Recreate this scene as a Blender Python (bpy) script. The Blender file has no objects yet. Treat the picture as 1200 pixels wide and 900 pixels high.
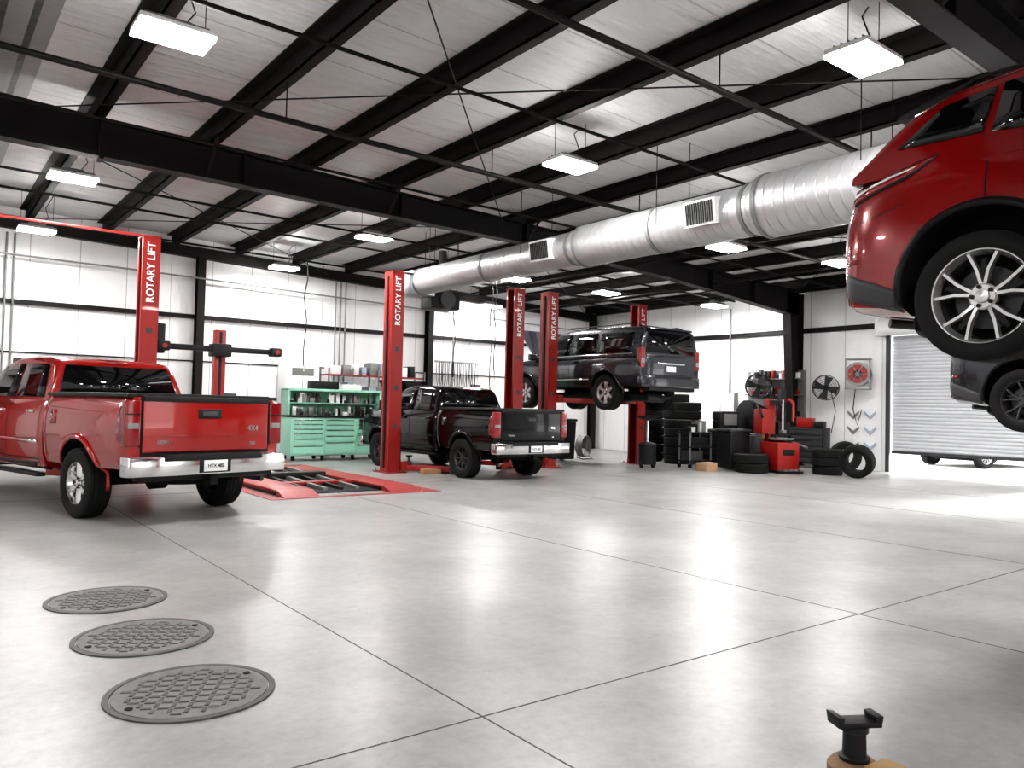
import bpy, bmesh, math, random
from mathutils import Vector, Matrix, Euler
random.seed(4)
sc=bpy.context.scene
COL=sc.collection
rad=math.radians

# ------------------------------------------------------------------ materials
def M(name,col,rough=.5,metal=0.0,coat=0.0,noise=.06,nscale=6,bump=0.0,emis=None,estr=0,spec=.5):
    m=bpy.data.materials.new(name); m.use_nodes=True
    nt=m.node_tree; b=nt.nodes['Principled BSDF']
    c=(col[0],col[1],col[2],1)
    b.inputs['Roughness'].default_value=rough
    b.inputs['Metallic'].default_value=metal
    b.inputs['Coat Weight'].default_value=coat
    b.inputs['Coat Roughness'].default_value=.03
    b.inputs['Specular IOR Level'].default_value=spec
    tc=nt.nodes.new('ShaderNodeTexCoord'); n=nt.nodes.new('ShaderNodeTexNoise')
    n.inputs['Scale'].default_value=nscale; n.inputs['Detail'].default_value=4
    nt.links.new(tc.outputs['Object'],n.inputs['Vector'])
    mx=nt.nodes.new('ShaderNodeMix'); mx.data_type='RGBA'
    mx.inputs[6].default_value=tuple(max(0,v*(1-noise)) for v in c[:3])+(1,)
    mx.inputs[7].default_value=tuple(min(1,v*(1+noise)) for v in c[:3])+(1,)
    nt.links.new(n.outputs['Fac'],mx.inputs[0])
    nt.links.new(mx.outputs[2],b.inputs['Base Color'])
    if bump>0:
        bp=nt.nodes.new('ShaderNodeBump'); bp.inputs['Strength'].default_value=bump
        nt.links.new(n.outputs['Fac'],bp.inputs['Height']); nt.links.new(bp.outputs['Normal'],b.inputs['Normal'])
    if emis:
        b.inputs['Emission Color'].default_value=(*emis,1); b.inputs['Emission Strength'].default_value=estr
    return m

red_paint=M('red_car_paint',(.29,.005,.003),.2,0,1.0)
red2_paint=M('deep_red_car_paint',(.24,.0026,.004),.2,.15,1.0)
black_paint=M('black_car_paint',(.0015,.0015,.002),.12,0,.35,spec=.3)
gray_paint=M('charcoal_car_paint',(.020,.021,.026),.25,.3,.8)
silver_paint=M('silver_car_paint',(.6,.6,.6),.3,.3,.6)
lift_red=M('lift_red_enamel',(.29,.010,.006),.42,0,.12,noise=.12)
glass_dark=M('tinted_glass',(.003,.0035,.004),.06,0,.1,spec=.5)
rubber=M('tire_rubber',(.008,.008,.008),.75,noise=.2,nscale=20,spec=.3)
plastic=M('black_plastic',(.008,.008,.009),.5,noise=.1,spec=.35)
dgray=M('dark_gray_plastic',(.045,.045,.048),.5)
mgray=M('mid_gray_metal',(.22,.22,.22),.45,.4)
chrome=M('chrome',(.8,.8,.8),.1,1)
alu=M('machined_alloy',(.66,.66,.66),.25,.8)
white=M('white_enamel',(.78,.78,.78),.4)
steel=M('beam_steel_primer',(.0065,.005,.005),.55,.0,noise=.25,nscale=2,spec=.25)
purl=M('purlin_steel_primer',(.009,.0072,.0072),.6,.0,noise=.25,nscale=2,spec=.2)
mint=M('mint_green_enamel',(.33,.66,.50),.35,0,.3)
tail_red=M('tail_lamp_red',(.20,.004,.006),.12,0,.8)
yellow=M('worn_tan_paint',(.36,.21,.06),.55,noise=.2)
wood=M('wood_block',(.35,.2,.1),.7,noise=.3)
under=M('undercarriage_black',(.005,.005,.005),.8,noise=.3,spec=.3)
blue=M('sign_blue_gray',(.35,.40,.47),.5)
tanm=M('tan_rusted_steel',(.22,.13,.07),.6,.3,noise=.3,bump=.2,nscale=20)
iron=M('cast_iron_cover',(.155,.15,.145),.65,.15,noise=.35,nscale=25,bump=.25)
iron2=M('worn_iron',(.075,.072,.07),.6,.2,noise=.3,nscale=25)
cardboard=M('cardboard',(.42,.27,.16),.8)
asphalt=M('outdoor_concrete',(.75,.74,.72),.8,noise=.1)
lamp_em=M('led_diffuser',(1,1,1),.4,emis=(1,.99,.98),estr=185)
galv=M('galvanized_spiral_duct',(.54,.54,.55),.38,.65,noise=.08,nscale=5)
nt=galv.node_tree; b=nt.nodes['Principled BSDF']
tc=nt.nodes.new('ShaderNodeTexCoord'); wv=nt.nodes.new('ShaderNodeTexWave'); wv.wave_type='BANDS'; wv.bands_direction='Y'
wv.inputs['Scale'].default_value=2.2; wv.inputs['Distortion'].default_value=0
mp=nt.nodes.new('ShaderNodeMapping'); mp.inputs['Rotation'].default_value=(0,0,.12)
nt.links.new(tc.outputs['Object'],mp.inputs['Vector']); nt.links.new(mp.outputs[0],wv.inputs['Vector'])
pw=nt.nodes.new('ShaderNodeMath'); pw.operation='POWER'; pw.inputs[1].default_value=12
nt.links.new(wv.outputs['Fac'],pw.inputs[0])
bp=nt.nodes.new('ShaderNodeBump'); bp.inputs['Strength'].default_value=.45; bp.inputs['Distance'].default_value=.012
nt.links.new(pw.outputs[0],bp.inputs['Height']); nt.links.new(bp.outputs[0],b.inputs['Normal'])

def lined(name,col,axis,period,linecol,lw=.02,rough=.35,bstr=.25,nscale=(1.2,1.2,.25),dark=.12):
    m=bpy.data.materials.new(name); m.use_nodes=True; nt=m.node_tree; b=nt.nodes['Principled BSDF']
    N=nt.nodes.new; L=nt.links.new
    tc=N('ShaderNodeTexCoord'); sp=N('ShaderNodeSeparateXYZ'); L(tc.outputs['Object'],sp.inputs[0])
    d=N('ShaderNodeMath'); d.operation='DIVIDE'; d.inputs[1].default_value=period; L(sp.outputs[axis],d.inputs[0])
    f=N('ShaderNodeMath'); f.operation='FRACT'; L(d.outputs[0],f.inputs[0])
    lt=N('ShaderNodeMath'); lt.operation='LESS_THAN'; lt.inputs[1].default_value=lw; L(f.outputs[0],lt.inputs[0])
    mp=N('ShaderNodeMapping'); mp.inputs['Scale'].default_value=nscale; L(tc.outputs['Object'],mp.inputs[0])
    n=N('ShaderNodeTexNoise'); n.inputs['Scale'].default_value=2.5; n.inputs['Detail'].default_value=5; L(mp.outputs[0],n.inputs[0])
    m1=N('ShaderNodeMix'); m1.data_type='RGBA'; L(n.outputs['Fac'],m1.inputs[0])
    m1.inputs[6].default_value=tuple(v*(1-dark) for v in col)+(1,); m1.inputs[7].default_value=(*col,1)
    m2=N('ShaderNodeMix'); m2.data_type='RGBA'; L(lt.outputs[0],m2.inputs[0]); L(m1.outputs[2],m2.inputs[6]); m2.inputs[7].default_value=(*linecol,1)
    L(m2.outputs[2],b.inputs['Base Color']); b.inputs['Roughness'].default_value=rough
    ad=N('ShaderNodeMath'); ad.operation='SUBTRACT'; L(n.outputs['Fac'],ad.inputs[0]); L(lt.outputs[0],ad.inputs[1])
    bp=N('ShaderNodeBump'); bp.inputs['Strength'].default_value=bstr; bp.inputs['Distance'].default_value=.08
    L(ad.outputs[0],bp.inputs['Height']); L(bp.outputs[0],b.inputs['Normal'])
    return m
wall_back_m=lined('white_insulation_wall_x',(.84,.84,.84),0,1.0,(.42,.42,.42),.018,bstr=.4)
wall_right_m=lined('white_insulation_wall_y',(.84,.84,.84),1,1.0,(.42,.42,.42),.018,bstr=.4)
ceil_m=lined('white_roof_insulation',(.72,.725,.725),1,1.25,(.42,.42,.42),.02,rough=.5,bstr=.7,nscale=(.5,3.5,1),dark=.2)
ceil_rib=lined('ribbed_roof_deck',(.30,.30,.30),0,.3,(.06,.06,.06),.25,rough=.4,bstr=.3)

# floor
fl=bpy.data.materials.new('polished_concrete'); fl.use_nodes=True
nt=fl.node_tree; b=nt.nodes['Principled BSDF']; N=nt.nodes.new; L=nt.links.new
tc=N('ShaderNodeTexCoord')
n1=N('ShaderNodeTexNoise'); n1.inputs['Scale'].default_value=.9; n1.inputs['Detail'].default_value=10; n1.inputs['Roughness'].default_value=.66
n2=N('ShaderNodeTexNoise'); n2.inputs['Scale'].default_value=12; n2.inputs['Detail'].default_value=10; n2.inputs['Roughness'].default_value=.75
n3=N('ShaderNodeTexNoise'); n3.inputs['Scale'].default_value=1.3; n3.inputs['Detail'].default_value=4
n4=N('ShaderNodeTexNoise'); n4.inputs['Scale'].default_value=1.7; n4.inputs['Detail'].default_value=12; n4.inputs['Roughness'].default_value=.8
for n in (n1,n2,n3,n4): L(tc.outputs['Object'],n.inputs['Vector'])
cr=N('ShaderNodeValToRGB'); L(n1.outputs['Fac'],cr.inputs[0])
cr.color_ramp.interpolation='EASE'
cr.color_ramp.elements[0].position=.30; cr.color_ramp.elements[0].color=(.265,.262,.255,1)
cr.color_ramp.elements[1].position=.70; cr.color_ramp.elements[1].color=(.365,.362,.355,1)
cr2=N('ShaderNodeValToRGB'); L(n2.outputs['Fac'],cr2.inputs[0])
cr2.color_ramp.interpolation='EASE'
cr2.color_ramp.elements[0].position=.25; cr2.color_ramp.elements[0].color=(.80,.80,.795,1)
cr2.color_ramp.elements[1].position=.7; cr2.color_ramp.elements[1].color=(1,1,1,1)
cr3=N('ShaderNodeValToRGB'); L(n4.outputs['Fac'],cr3.inputs[0])   # sparse worn spots
cr3.color_ramp.elements[0].position=.30; cr3.color_ramp.elements[0].color=(.72,.70,.68,1)
cr3.color_ramp.elements[1].position=.40; cr3.color_ramp.elements[1].color=(1,1,1,1)
mx=N('ShaderNodeMix'); mx.data_type='RGBA'; mx.blend_type='MULTIPLY'; mx.inputs[0].default_value=1
L(cr.outputs[0],mx.inputs[6]); L(cr2.outputs[0],mx.inputs[7])
mxb=N('ShaderNodeMix'); mxb.data_type='RGBA'; mxb.blend_type='MULTIPLY'; mxb.inputs[0].default_value=1
L(mx.outputs[2],mxb.inputs[6]); L(cr3.outputs[0],mxb.inputs[7]); L(mxb.outputs[2],b.inputs['Base Color'])
mr=N('ShaderNodeMapRange'); mr.inputs[1].default_value=.3; mr.inputs[2].default_value=.7; mr.inputs[3].default_value=.30; mr.inputs[4].default_value=.38
L(n3.outputs['Fac'],mr.inputs[0]); L(mr.outputs[0],b.inputs['Roughness'])
b.inputs['Specular IOR Level'].default_value=.42
bp=N('ShaderNodeBump'); bp.inputs['Strength'].default_value=.04; bp.inputs['Distance'].default_value=.006
L(n2.outputs['Fac'],bp.inputs['Height']); L(bp.outputs[0],b.inputs['Normal'])

# ------------------------------------------------------------------ helpers
def grp(name,loc=(0,0,0),rz=0,parent=None,scale=(1,1,1)):
    e=bpy.data.objects.new(name,None); COL.objects.link(e); e.location=loc; e.rotation_euler=(0,0,rz); e.scale=scale
    e.empty_display_size=.2
    if parent: e.parent=parent
    return e
def sharp(me,ang=38):
    for p in me.polygons: p.use_smooth=True
    try: me.set_sharp_from_angle(angle=rad(ang))
    except Exception: pass
def mk(name,verts,faces,mat,parent=None,loc=(0,0,0),rot=(0,0,0),smooth=True,ang=38,bevel=0,seg=2,fix=True):
    me=bpy.data.meshes.new(name); me.from_pydata([tuple(v) for v in verts],[],faces)
    if fix or bevel>0:
        bm=bmesh.new(); bm.from_mesh(me); bmesh.ops.recalc_face_normals(bm,faces=bm.faces)
        if bevel>0:
            es=[e for e in bm.edges if len(e.link_faces)==2 and e.calc_face_angle(0)>rad(30)]
            bmesh.ops.bevel(bm,geom=es,offset=bevel,segments=seg,affect='EDGES',profile=.6)
        bm.to_mesh(me); bm.free()
    if smooth: sharp(me,ang)
    if mat: me.materials.append(mat)
    o=bpy.data.objects.new(name,me); COL.objects.link(o); o.location=loc; o.rotation_euler=rot
    if parent: o.parent=parent
    return o
BF=[(0,3,2,1),(4,5,6,7),(0,1,5,4),(1,2,6,5),(2,3,7,6),(3,0,4,7)]
def bv(a,b):
    x0,y0,z0=a;x1,y1,z1=b
    return [(x0,y0,z0),(x1,y0,z0),(x1,y1,z0),(x0,y1,z0),(x0,y0,z1),(x1,y0,z1),(x1,y1,z1),(x0,y1,z1)]
def box(name,size,loc,mat,parent=None,bevel=0,rot=(0,0,0),seg=2):
    s=[v/2 for v in size]
    return mk(name,bv([-v for v in s],s),BF,mat,parent,loc,rot,bevel=bevel,seg=seg)
def bxx(name,a,b,mat,parent=None,bevel=0,seg=2):
    c=[(a[i]+b[i])/2 for i in range(3)]; s=[abs(b[i]-a[i]) for i in range(3)]
    return box(name,s,c,mat,parent,bevel,seg=seg)
def multibox(name,lst,mat,parent=None):
    V=[];F=[]
    for a,b in lst:
        k=len(V); V+=bv(a,b); F+=[tuple(i+k for i in f) for f in BF]
    return mk(name,V,F,mat,parent,smooth=False)
def prism(name,pts,axis,d0,d1,mat,parent=None,loc=(0,0,0),rot=(0,0,0),bevel=0):
    def e(p,d):
        if axis=='x': return (d,p[0],p[1])
        if axis=='y': return (p[0],d,p[1])
        return (p[0],p[1],d)
    n=len(pts); V=[e(p,d0) for p in pts]+[e(p,d1) for p in pts]
    F=[tuple(range(n)),tuple(range(n,2*n))[::-1]]+[(i,(i+1)%n,n+(i+1)%n,n+i) for i in range(n)]
    return mk(name,V,F,mat,parent,loc,rot,bevel=bevel)
def lathe(name,prof,mat,parent=None,loc=(0,0,0),axis='z',seg=40,closed=False,rot=(0,0,0),ang=30,cap=True):
    V=[];F=[];n=len(prof)
    for i in range(seg):
        a=2*math.pi*i/seg; c,s=math.cos(a),math.sin(a)
        for (h,r) in prof:
            if axis=='z': V.append((r*c,r*s,h))
            elif axis=='x': V.append((h,r*c,r*s))
            else: V.append((r*s,h,r*c))
    m=n if closed else n-1
    for i in range(seg):
        j=(i+1)%seg
        for k in range(m):
            k2=(k+1)%n
            F.append((i*n+k,i*n+k2,j*n+k2,j*n+k))
    if not closed and cap:
        if prof[0][1]>1e-5: F.append(tuple(i*n for i in range(seg)))
        if prof[-1][1]>1e-5: F.append(tuple(i*n+n-1 for i in range(seg)))
    return mk(name,V,F,mat,parent,loc,rot,ang=ang)
def cyl(name,r,h,loc,mat,parent=None,axis='z',seg=24,r2=None,rot=(0,0,0)):
    r2=r if r2 is None else r2
    return lathe(name,[(-h/2,r),(h/2,r2)],mat,parent,loc,axis,seg,rot=rot)
def tubes(name,polys,r,mat,parent=None,res=1,cap=False):
    cu=bpy.data.curves.new(name,'CURVE'); cu.dimensions='3D'; cu.bevel_depth=r; cu.bevel_resolution=res; cu.use_fill_caps=cap
    for pts in polys:
        s=cu.splines.new('POLY'); s.points.add(len(pts)-1)
        for i,p in enumerate(pts): s.points[i].co=(*p,1)
    cu.materials.append(mat)
    o=bpy.data.objects.new(name,cu); COL.objects.link(o)
    if parent: o.parent=parent
    return o
def tube(name,pts,r,mat,parent=None,res=2): return tubes(name,[pts],r,mat,parent,res,True)
def beam(name,p,q,w,h,mat,parent=None,bevel=0):
    p=Vector(p);q=Vector(q);d=q-p;l=d.length
    o=box(name,(l,w,h),(0,0,0),mat,parent,bevel)
    o.location=(p+q)/2
    x=d.normalized(); z=Vector((0,0,1)); 
    if abs(x.z)>.99: z=Vector((0,1,0))
    y=z.cross(x).normalized(); z=x.cross(y)
    o.rotation_euler=Matrix((x,y,z)).transposed().to_euler()
    return o
def text(name,body,size,loc,rotm,mat,parent=None,ext=.002,align='CENTER'):
    cu=bpy.data.curves.new(name,'FONT'); cu.body=body; cu.size=size; cu.extrude=ext; cu.align_x=align; cu.align_y='CENTER'; cu.offset=.004*size*4
    cu.materials.append(mat)
    o=bpy.data.objects.new(name,cu); COL.objects.link(o); o.location=loc
    o.rotation_euler=rotm
    if parent: o.parent=parent
    return o
def ibeam_x(name,x0,x1,y,top,bot,fw,mat,parent=None,n=1,xs=None):
    xs=xs or [x0+(x1-x0)*i/n for i in range(n+1)]
    V=[];F=[]
    for (ylo,yhi,a) in ((y-.006,y+.006,'w'),(y-fw/2,y+fw/2,'t'),(y-fw/2,y+fw/2,'b')):
        k=len(V)
        for x in xs:
            t,bb=top(x),bot(x)
            if a=='t': z0,z1=t-.02,t
            elif a=='b': z0,z1=bb,bb+.02
            else: z0,z1=bb+.02,t-.02
            V+=[(x,ylo,z0),(x,yhi,z0),(x,yhi,z1),(x,ylo,z1)]
        for i in range(len(xs)-1):
            p=k+4*i;q=p+4
            F+=[(p,p+1,q+1,q),(p+1,p+2,q+2,q+1),(p+2,p+3,q+3,q+2),(p+3,p,q,q+3)]
        F+=[(k,k+1,k+2,k+3),tuple(len(V)-4+i for i in (3,2,1,0))]
    return mk(name,V,F,mat,parent,smooth=False)

# ------------------------------------------------------------------ room shell
XL,XR,YN,YB=-7.0,19.5,-9.0,20.5
roof=lambda x:5.64-.033*x
raft=lambda x:5.40-.033*x
floor=mk('floor',bv((XL-.3,YN-.3,-.2),(XR+.25,YB+.3,0)),BF,fl,smooth=False)
mk('ground',bv((-40,-45,-.30),(70,55,-.03)),BF,asphalt,smooth=False)
bxx('driveway_apron',(XR+.25,-9,-.2),(XR+14,20,-.005),asphalt)
jm=M('joint_dark',(.08,.077,.073),.8)
multibox('floor_control_joints',[((x-.004,YN,0),(x+.004,YB,.0015)) for x in (-1.15,2.1,5.35,8.6,11.85,15.1)]+
         [((XL,y-.004,0),(XR,y+.004,.0015)) for y in (-6.4,2.9,12.3)],jm)
prism('wall_back',[(XL,0),(XR,0),(XR,roof(XR)+.02),(XL,roof(XL)+.02)],'y',YB,YB+.2,wall_back_m)
prism('wall_left',[(YN,0),(YB,0),(YB,roof(XL)),(YN,roof(XL))],'x',XL-.2,XL,wall_right_m)
hr=roof(XR)
multibox('wall_right',[((XR,YN,0),(XR+.2,1.2,hr)),((XR,5.4,0),(XR+.2,6.1,hr)),((XR,9.8,0),(XR+.2,YB,hr)),
                       ((XR,1.2,3.45),(XR+.2,5.4,hr)),((XR,6.1,3.45),(XR+.2,9.8,hr))],wall_right_m)
hn=roof(XR)-.02
multibox('wall_near',[((XL,YN-.2,0),(-5,YN,hn)),((-1,YN-.2,0),(1,YN,hn)),((5,YN-.2,0),(7,YN,hn)),((11,YN-.2,0),(13,YN,hn)),((17,YN-.2,0),(XR,YN,hn)),
                      ((-5,YN-.2,4.2),(-1,YN,hn)),((1,YN-.2,4.2),(5,YN,hn)),((7,YN-.2,4.2),(11,YN,hn)),((13,YN-.2,4.2),(17,YN,hn))],wall_back_m)
prism('ceiling',[(1.15,roof(1.15)),(XR+.2,roof(XR+.2)),(XR+.2,roof(XR+.2)+.12),(1.15,roof(1.15)+.12)],'y',YN-.2,YB+.2,ceil_m)
prism('ceiling_deck',[(XL-.2,roof(XL-.2)),(1.15,roof(1.15)),(1.15,roof(1.15)+.12),(XL-.2,roof(XL-.2)+.12)],'y',YN-.2,YB+.2,ceil_rib)

V=[];F=[]
xp=.35-1.55*4
while xp<XR-.3:
    t=roof(xp)-.005; bt=raft(xp)+.005
    for a,b2 in (((xp-.012,YN+.02,bt),(xp+.012,YB-.02,t)),((xp-.012,YN+.02,bt),(xp+.13,YB-.02,bt+.02)),((xp-.13,YN+.02,t-.02),(xp+.012,YB-.02,t))):
        k=len(V); V+=bv(a,b2); F+=[tuple(i+k for i in f) for f in BF]
    xp+=1.55
mk('ceiling_purlins',V,F,purl,smooth=False)

def bot(x):
    P=[(-7,4.98),(.9,4.80),(9.66,4.68),(14,4.50),(19.3,4.06)]
    for i in range(len(P)-1):
        if x<=P[i+1][0]:
            t=(x-P[i][0])/(P[i+1][0]-P[i][0]); return P[i][1]+(P[i+1][1]-P[i][1])*t
    return P[-1][1]
def frame(y,i):
    g=grp('rigid_frame',(0,0,0))
    ibeam_x('rafter',XL+.02,19.35,y,raft,bot,.24,steel,g,xs=[XL+.02,.9,5,9.66,14,19.35])
    for x in (2.0,9.66,15.5):
        bxx('splice_plate_a',(x-.03,y-.12,bot(x)-.03),(x+.03,y+.12,raft(x)),steel,g)
    for x in (4,6.8,12.2,17.2):
        bxx('web_stiffener',(x-.008,y-.11,bot(x)+.02),(x+.008,y+.11,raft(x)-.02),steel,g)
    V=[];F=[]
    def q(pts,y0,y1):
        k=len(V); n=len(pts)
        V.extend([(p[0],y0,p[1]) for p in pts]+[(p[0],y1,p[1]) for p in pts])
        F.extend([tuple(k+j for j in range(n)),tuple(k+n+j for j in range(n))[::-1]]+[(k+j,k+(j+1)%n,k+n+(j+1)%n,k+n+j) for j in range(n)])
    q([(19.4,.02),(19.42,.02),(19.42,4.7),(19.4,4.7)],y-.12,y+.12)
    q([(19.08,.02),(19.10,.02),(18.80,4.15),(18.78,4.15)],y-.12,y+.12)
    q([(19.1,.02),(19.4,.02),(19.4,4.7),(18.8,4.7),(18.8,4.15)],y-.006,y+.006)
    q([(19.0,0),(19.48,0),(19.48,.02),(19.0,.02)],y-.15,y+.15)
    mk('column',V,F,steel,g,smooth=False)
    for x in (.35,3.45,6.55,9.65,12.75):
        for s in (-1,1):
            beam('flange_brace',(x,y+s*.1,bot(x)+.03),(x,y+s*.55,raft(x)+.03),.05,.01,steel,g)
for i,y in enumerate((3.0,12.3,-5.5)): frame(y,i)
g=grp('endwall_frame')
ibeam_x('endwall_rafter',XL+.02,19.4,20.36,raft,lambda x:raft(x)-.26,.2,steel,g,n=1)
for x in (-1.0,5.67,12.4,19.2):
    for nm,a,b2 in (('flange_front',(x-.09,20.22,0),(x+.09,20.235,raft(x)-.26)),('flange_back',(x-.09,20.45,0),(x+.09,20.465,raft(x)-.26)),('web',(x-.006,20.235,0),(x+.006,20.45,raft(x)-.26))):
        bxx(nm,a,b2,steel,g)
multibox('trim_girt_back',[((XL+.01,20.40,3.44),(XR-.02,20.495,3.54)),((XL+.01,20.47,2.36),(XR-.02,20.495,2.39))],steel)
multibox('trim_girt_right',[((19.42,9.95,3.62),(19.495,20.3,3.75))],steel)
bxx('trim_eave_strut',(19.25,YN+.02,hr-.26),(19.4,YB-.2,hr-.02),steel)
multibox('baseboard_back',[((XL+.01,20.46,0),(XR-.02,20.497,.1))],mgray)

tubes('roof_bracing_rods',[[(1.0,3.2,5.2),(9,12.1,4.9)],[(9,3.2,4.95),(1,12.1,5.2)],[(1,12.6,5.2),(9,20.2,4.95)],[(9,12.6,4.95),(1,20.2,5.2)],
      [(9.6,12.6,4.9),(18.8,20.2,4.7)],[(18.8,12.6,4.6),(9.6,20.2,4.9)],[(9.6,3.2,4.9),(18.8,12.1,4.65)],[(18.8,3.2,4.6),(9.6,12.1,4.9)]],.009,steel)
tubes('sprinkler_pipes',[[(-6.8,5.15,5.0),(3.2,5.15,4.83),(18.8,5.15,4.55)],[(-6.8,9.2,4.98),(18.8,9.2,4.6)]],.036,steel,res=3)
tubes('branch_pipes',[[(-6.8,7.1,5.02),(18.8,7.1,4.68)],[(-6.8,15.3,4.95),(18.8,15.3,4.6)],[(-6.8,17.6,4.9),(18.8,17.6,4.6)],[(-6.8,14.0,4.95),(18.8,14.0,4.6)],[(-6.8,10.8,4.98),(18.8,10.8,4.65)],
      [(12.6,3.4,4.62),(12.6,20.2,4.62)],[(10.9,3.4,4.72),(10.9,20.2,4.72)],[(15.5,3.4,4.55),(15.5,20.2,4.5)]],.022,purl,res=2)
tubes('wall_conduits',[[(x,20.38,1.2),(x,20.38,5.0)] for x in (1.55,1.7,9.35,9.5,9.65,13.3)]+[[(-6.8,20.2,4.6),(5,20.2,4.45),(19,20.2,4.1)]],.022,mgray)
tubes('pipe_hangers',[[(x,5.15,4.9-.018*x),(x,5.15,roof(x))] for x in (.4,3.5,6.6,9.7,12.8)]+[[(x,9.2,4.85-.016*x),(x,9.2,roof(x))] for x in (.4,3.5,6.6,9.7,12.8,15.9)],.008,steel)

# ------------------------------------------------------------------ lamps
def lampf(x,y,z=4.75):
    g=grp('high_bay_light',(x,y,z))
    box('housing',(.66,.42,.05),(0,0,.035),white,g,.012)
    for i in range(5): box('fin',(.56,.012,.04),(0,-.14+.07*i,.08),mgray,g)
    box('driver_box',(.3,.12,.06),(0,0,.12),mgray,g,.01)
    box('diffuser',(.65,.42,.035),(0,0,-.002),lamp_em,g,.006)
    h=roof(x)-z-.01
    tubes('suspension_cables',[[(sx,0,.05),(sx,0,h)] for sx in (-.28,.28)],.004,steel,g)
    tube('power_cord',[(.1,0,.14),(.2,.05,.3),(.15,.1,.5),(.3,.12,h)],.007,plastic,g)
for p in [(1.8,7.6),(1.85,13.6),(1.9,18.4),(7.0,3.8),(7.1,8.05),(7.3,14.2),(7.3,19.0),(12,15.6,4.62),(11.8,9.0,4.42),(15.0,8.6,4.5),(15.1,15.5,4.6),(18.0,14.1,4.4),(14.1,19.6,4.5),
          (1.8,-1.5),(-4.2,3.5),(-4.2,10),(-4.2,-3),(-4.2,16.5),(7,-3),(12.4,1.2,4.6),(12.4,-5,4.6),(16.6,4.4,4.4)]:  # this row: unseen fixtures added to even out the light
    lampf(*p)

# ------------------------------------------------------------------ duct
g=grp('spiral_duct',(0,0,0))
DX,DZ=8.6,4.04
segs=[(-3.0,5.9,.40),(6.1,9.3,.335),(9.5,14.4,.28)]
prof=[]
for a,bb,r in segs: prof+=[(a,r),(bb,r)]
lathe('duct_body',prof,galv,g,(DX,0,DZ),'y',48,ang=20)
for a,bb,r in segs:
    for yy in (a+.02,bb-.02,(a+bb)/2): lathe('collar',[(-.03,r+.004),(-.03,r+.014),(.03,r+.014),(.03,r+.004)],mgray,g,(DX,yy,DZ),'y',48,closed=True)
bxx('end_plenum',(DX-.3,14.4,DZ-.28),(DX+.3,14.95,DZ+.22),galv,g,.02)
for yy,r in ((6.7,.335),(10.1,.28),(3.2,.40)):
    for side in (-1,1):
        gg=grp('register',(DX+side*(r+.03)*math.cos(rad(10)),yy,DZ-.0),0,g); gg.rotation_euler=(0,side*rad(8),0)
        box('frame',(.16,.52,.34),(-side*.04,0,0),white,gg,.008)
        for k in range(13): box('louver',(.02,.012,.28),(side*.045,-.21+.035*k,0),plastic,gg)
tubes('duct_hangers',[[(DX+s*.35,y,DZ),(DX+s*.35,y,roof(DX))] for s in (-1,1) for y in (1.5,4.5,7.5,10.6,13.6)],.006,steel,g)
g=grp('unit_heater',(9.35,14.9,3.75))
box('casing',(.75,.5,.42),(0,0,0),plastic,g,.05)
lathe('fan_shroud',[(-.06,.0),(-.06,.19),(0,.21),(.02,.21),(.02,.17)],dgray,g,(0,-.27,0),'y',28)
for k in range(7): tube('guard',[(-.24+.08*k,-.31,-.17),(-.24+.08*k,-.31,.17)],.005,plastic,g)
cyl('flue',.09,1.0,(.1,.1,.65),dgray,g)
tubes('hangers',[[(sx,sy,.2),(sx,sy,1.55)] for sx in (-.3,.3) for sy in (-.2,.2)],.007,steel,g)
# ceiling-hung air hose drops between the centre lifts
g=grp('air_hose_drops',(0,0,0))
for x,y,zb in ((10.6,16.2,2.1),(11.5,15.9,1.9),(11.62,15.9,2.3),(6.9,16.6,2.2)):
    n=14; tube('hose',[(x+.03*math.sin(i*.9),y+.02*math.cos(i*1.3),4.6-(4.6-zb)*i/n) for i in range(n+1)],.012,plastic,g)
    cyl('coupler',.02,.12,(x+.03*math.sin(n*.9),y,zb-.05),chrome,g)

# ------------------------------------------------------------------ roll-up door
g=grp('door_1')
n=34; z0,z1=.52,3.42
prof=[]
for i in range(n*3+1):
    z=z0+(z1-z0)*i/(n*3); prof.append((z,.018*math.cos(i*2*math.pi/3)))
k=len(prof)
V=[(19.60+p[1],6.11,p[0]) for p in prof]+[(19.60+p[1],9.79,p[0]) for p in prof]
F=[(i,i+1,k+i+1,k+i) for i in range(k-1)]
slat=M('rollup_slat',(.55,.56,.58),.45,.1)
o=mk('slat_curtain',V,F,slat,g,fix=False,ang=80)
bxx('bottom_bar',(19.57,6.11,.46),(19.63,9.79,.53),dgray,g)
for y in (6.02,9.8): bxx('guide_rail',(19.44,y,0),(19.495,y+.09,3.45),dgray,g)
lathe('drum_hood',[(6.0,.22),(9.95,.22)],white,g,(19.25,0,3.62),'y',32)
for y in (5.98,9.93): bxx('end_bracket',(19.0,y,3.38),(19.49,y+.03,3.88),white,g)
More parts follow.
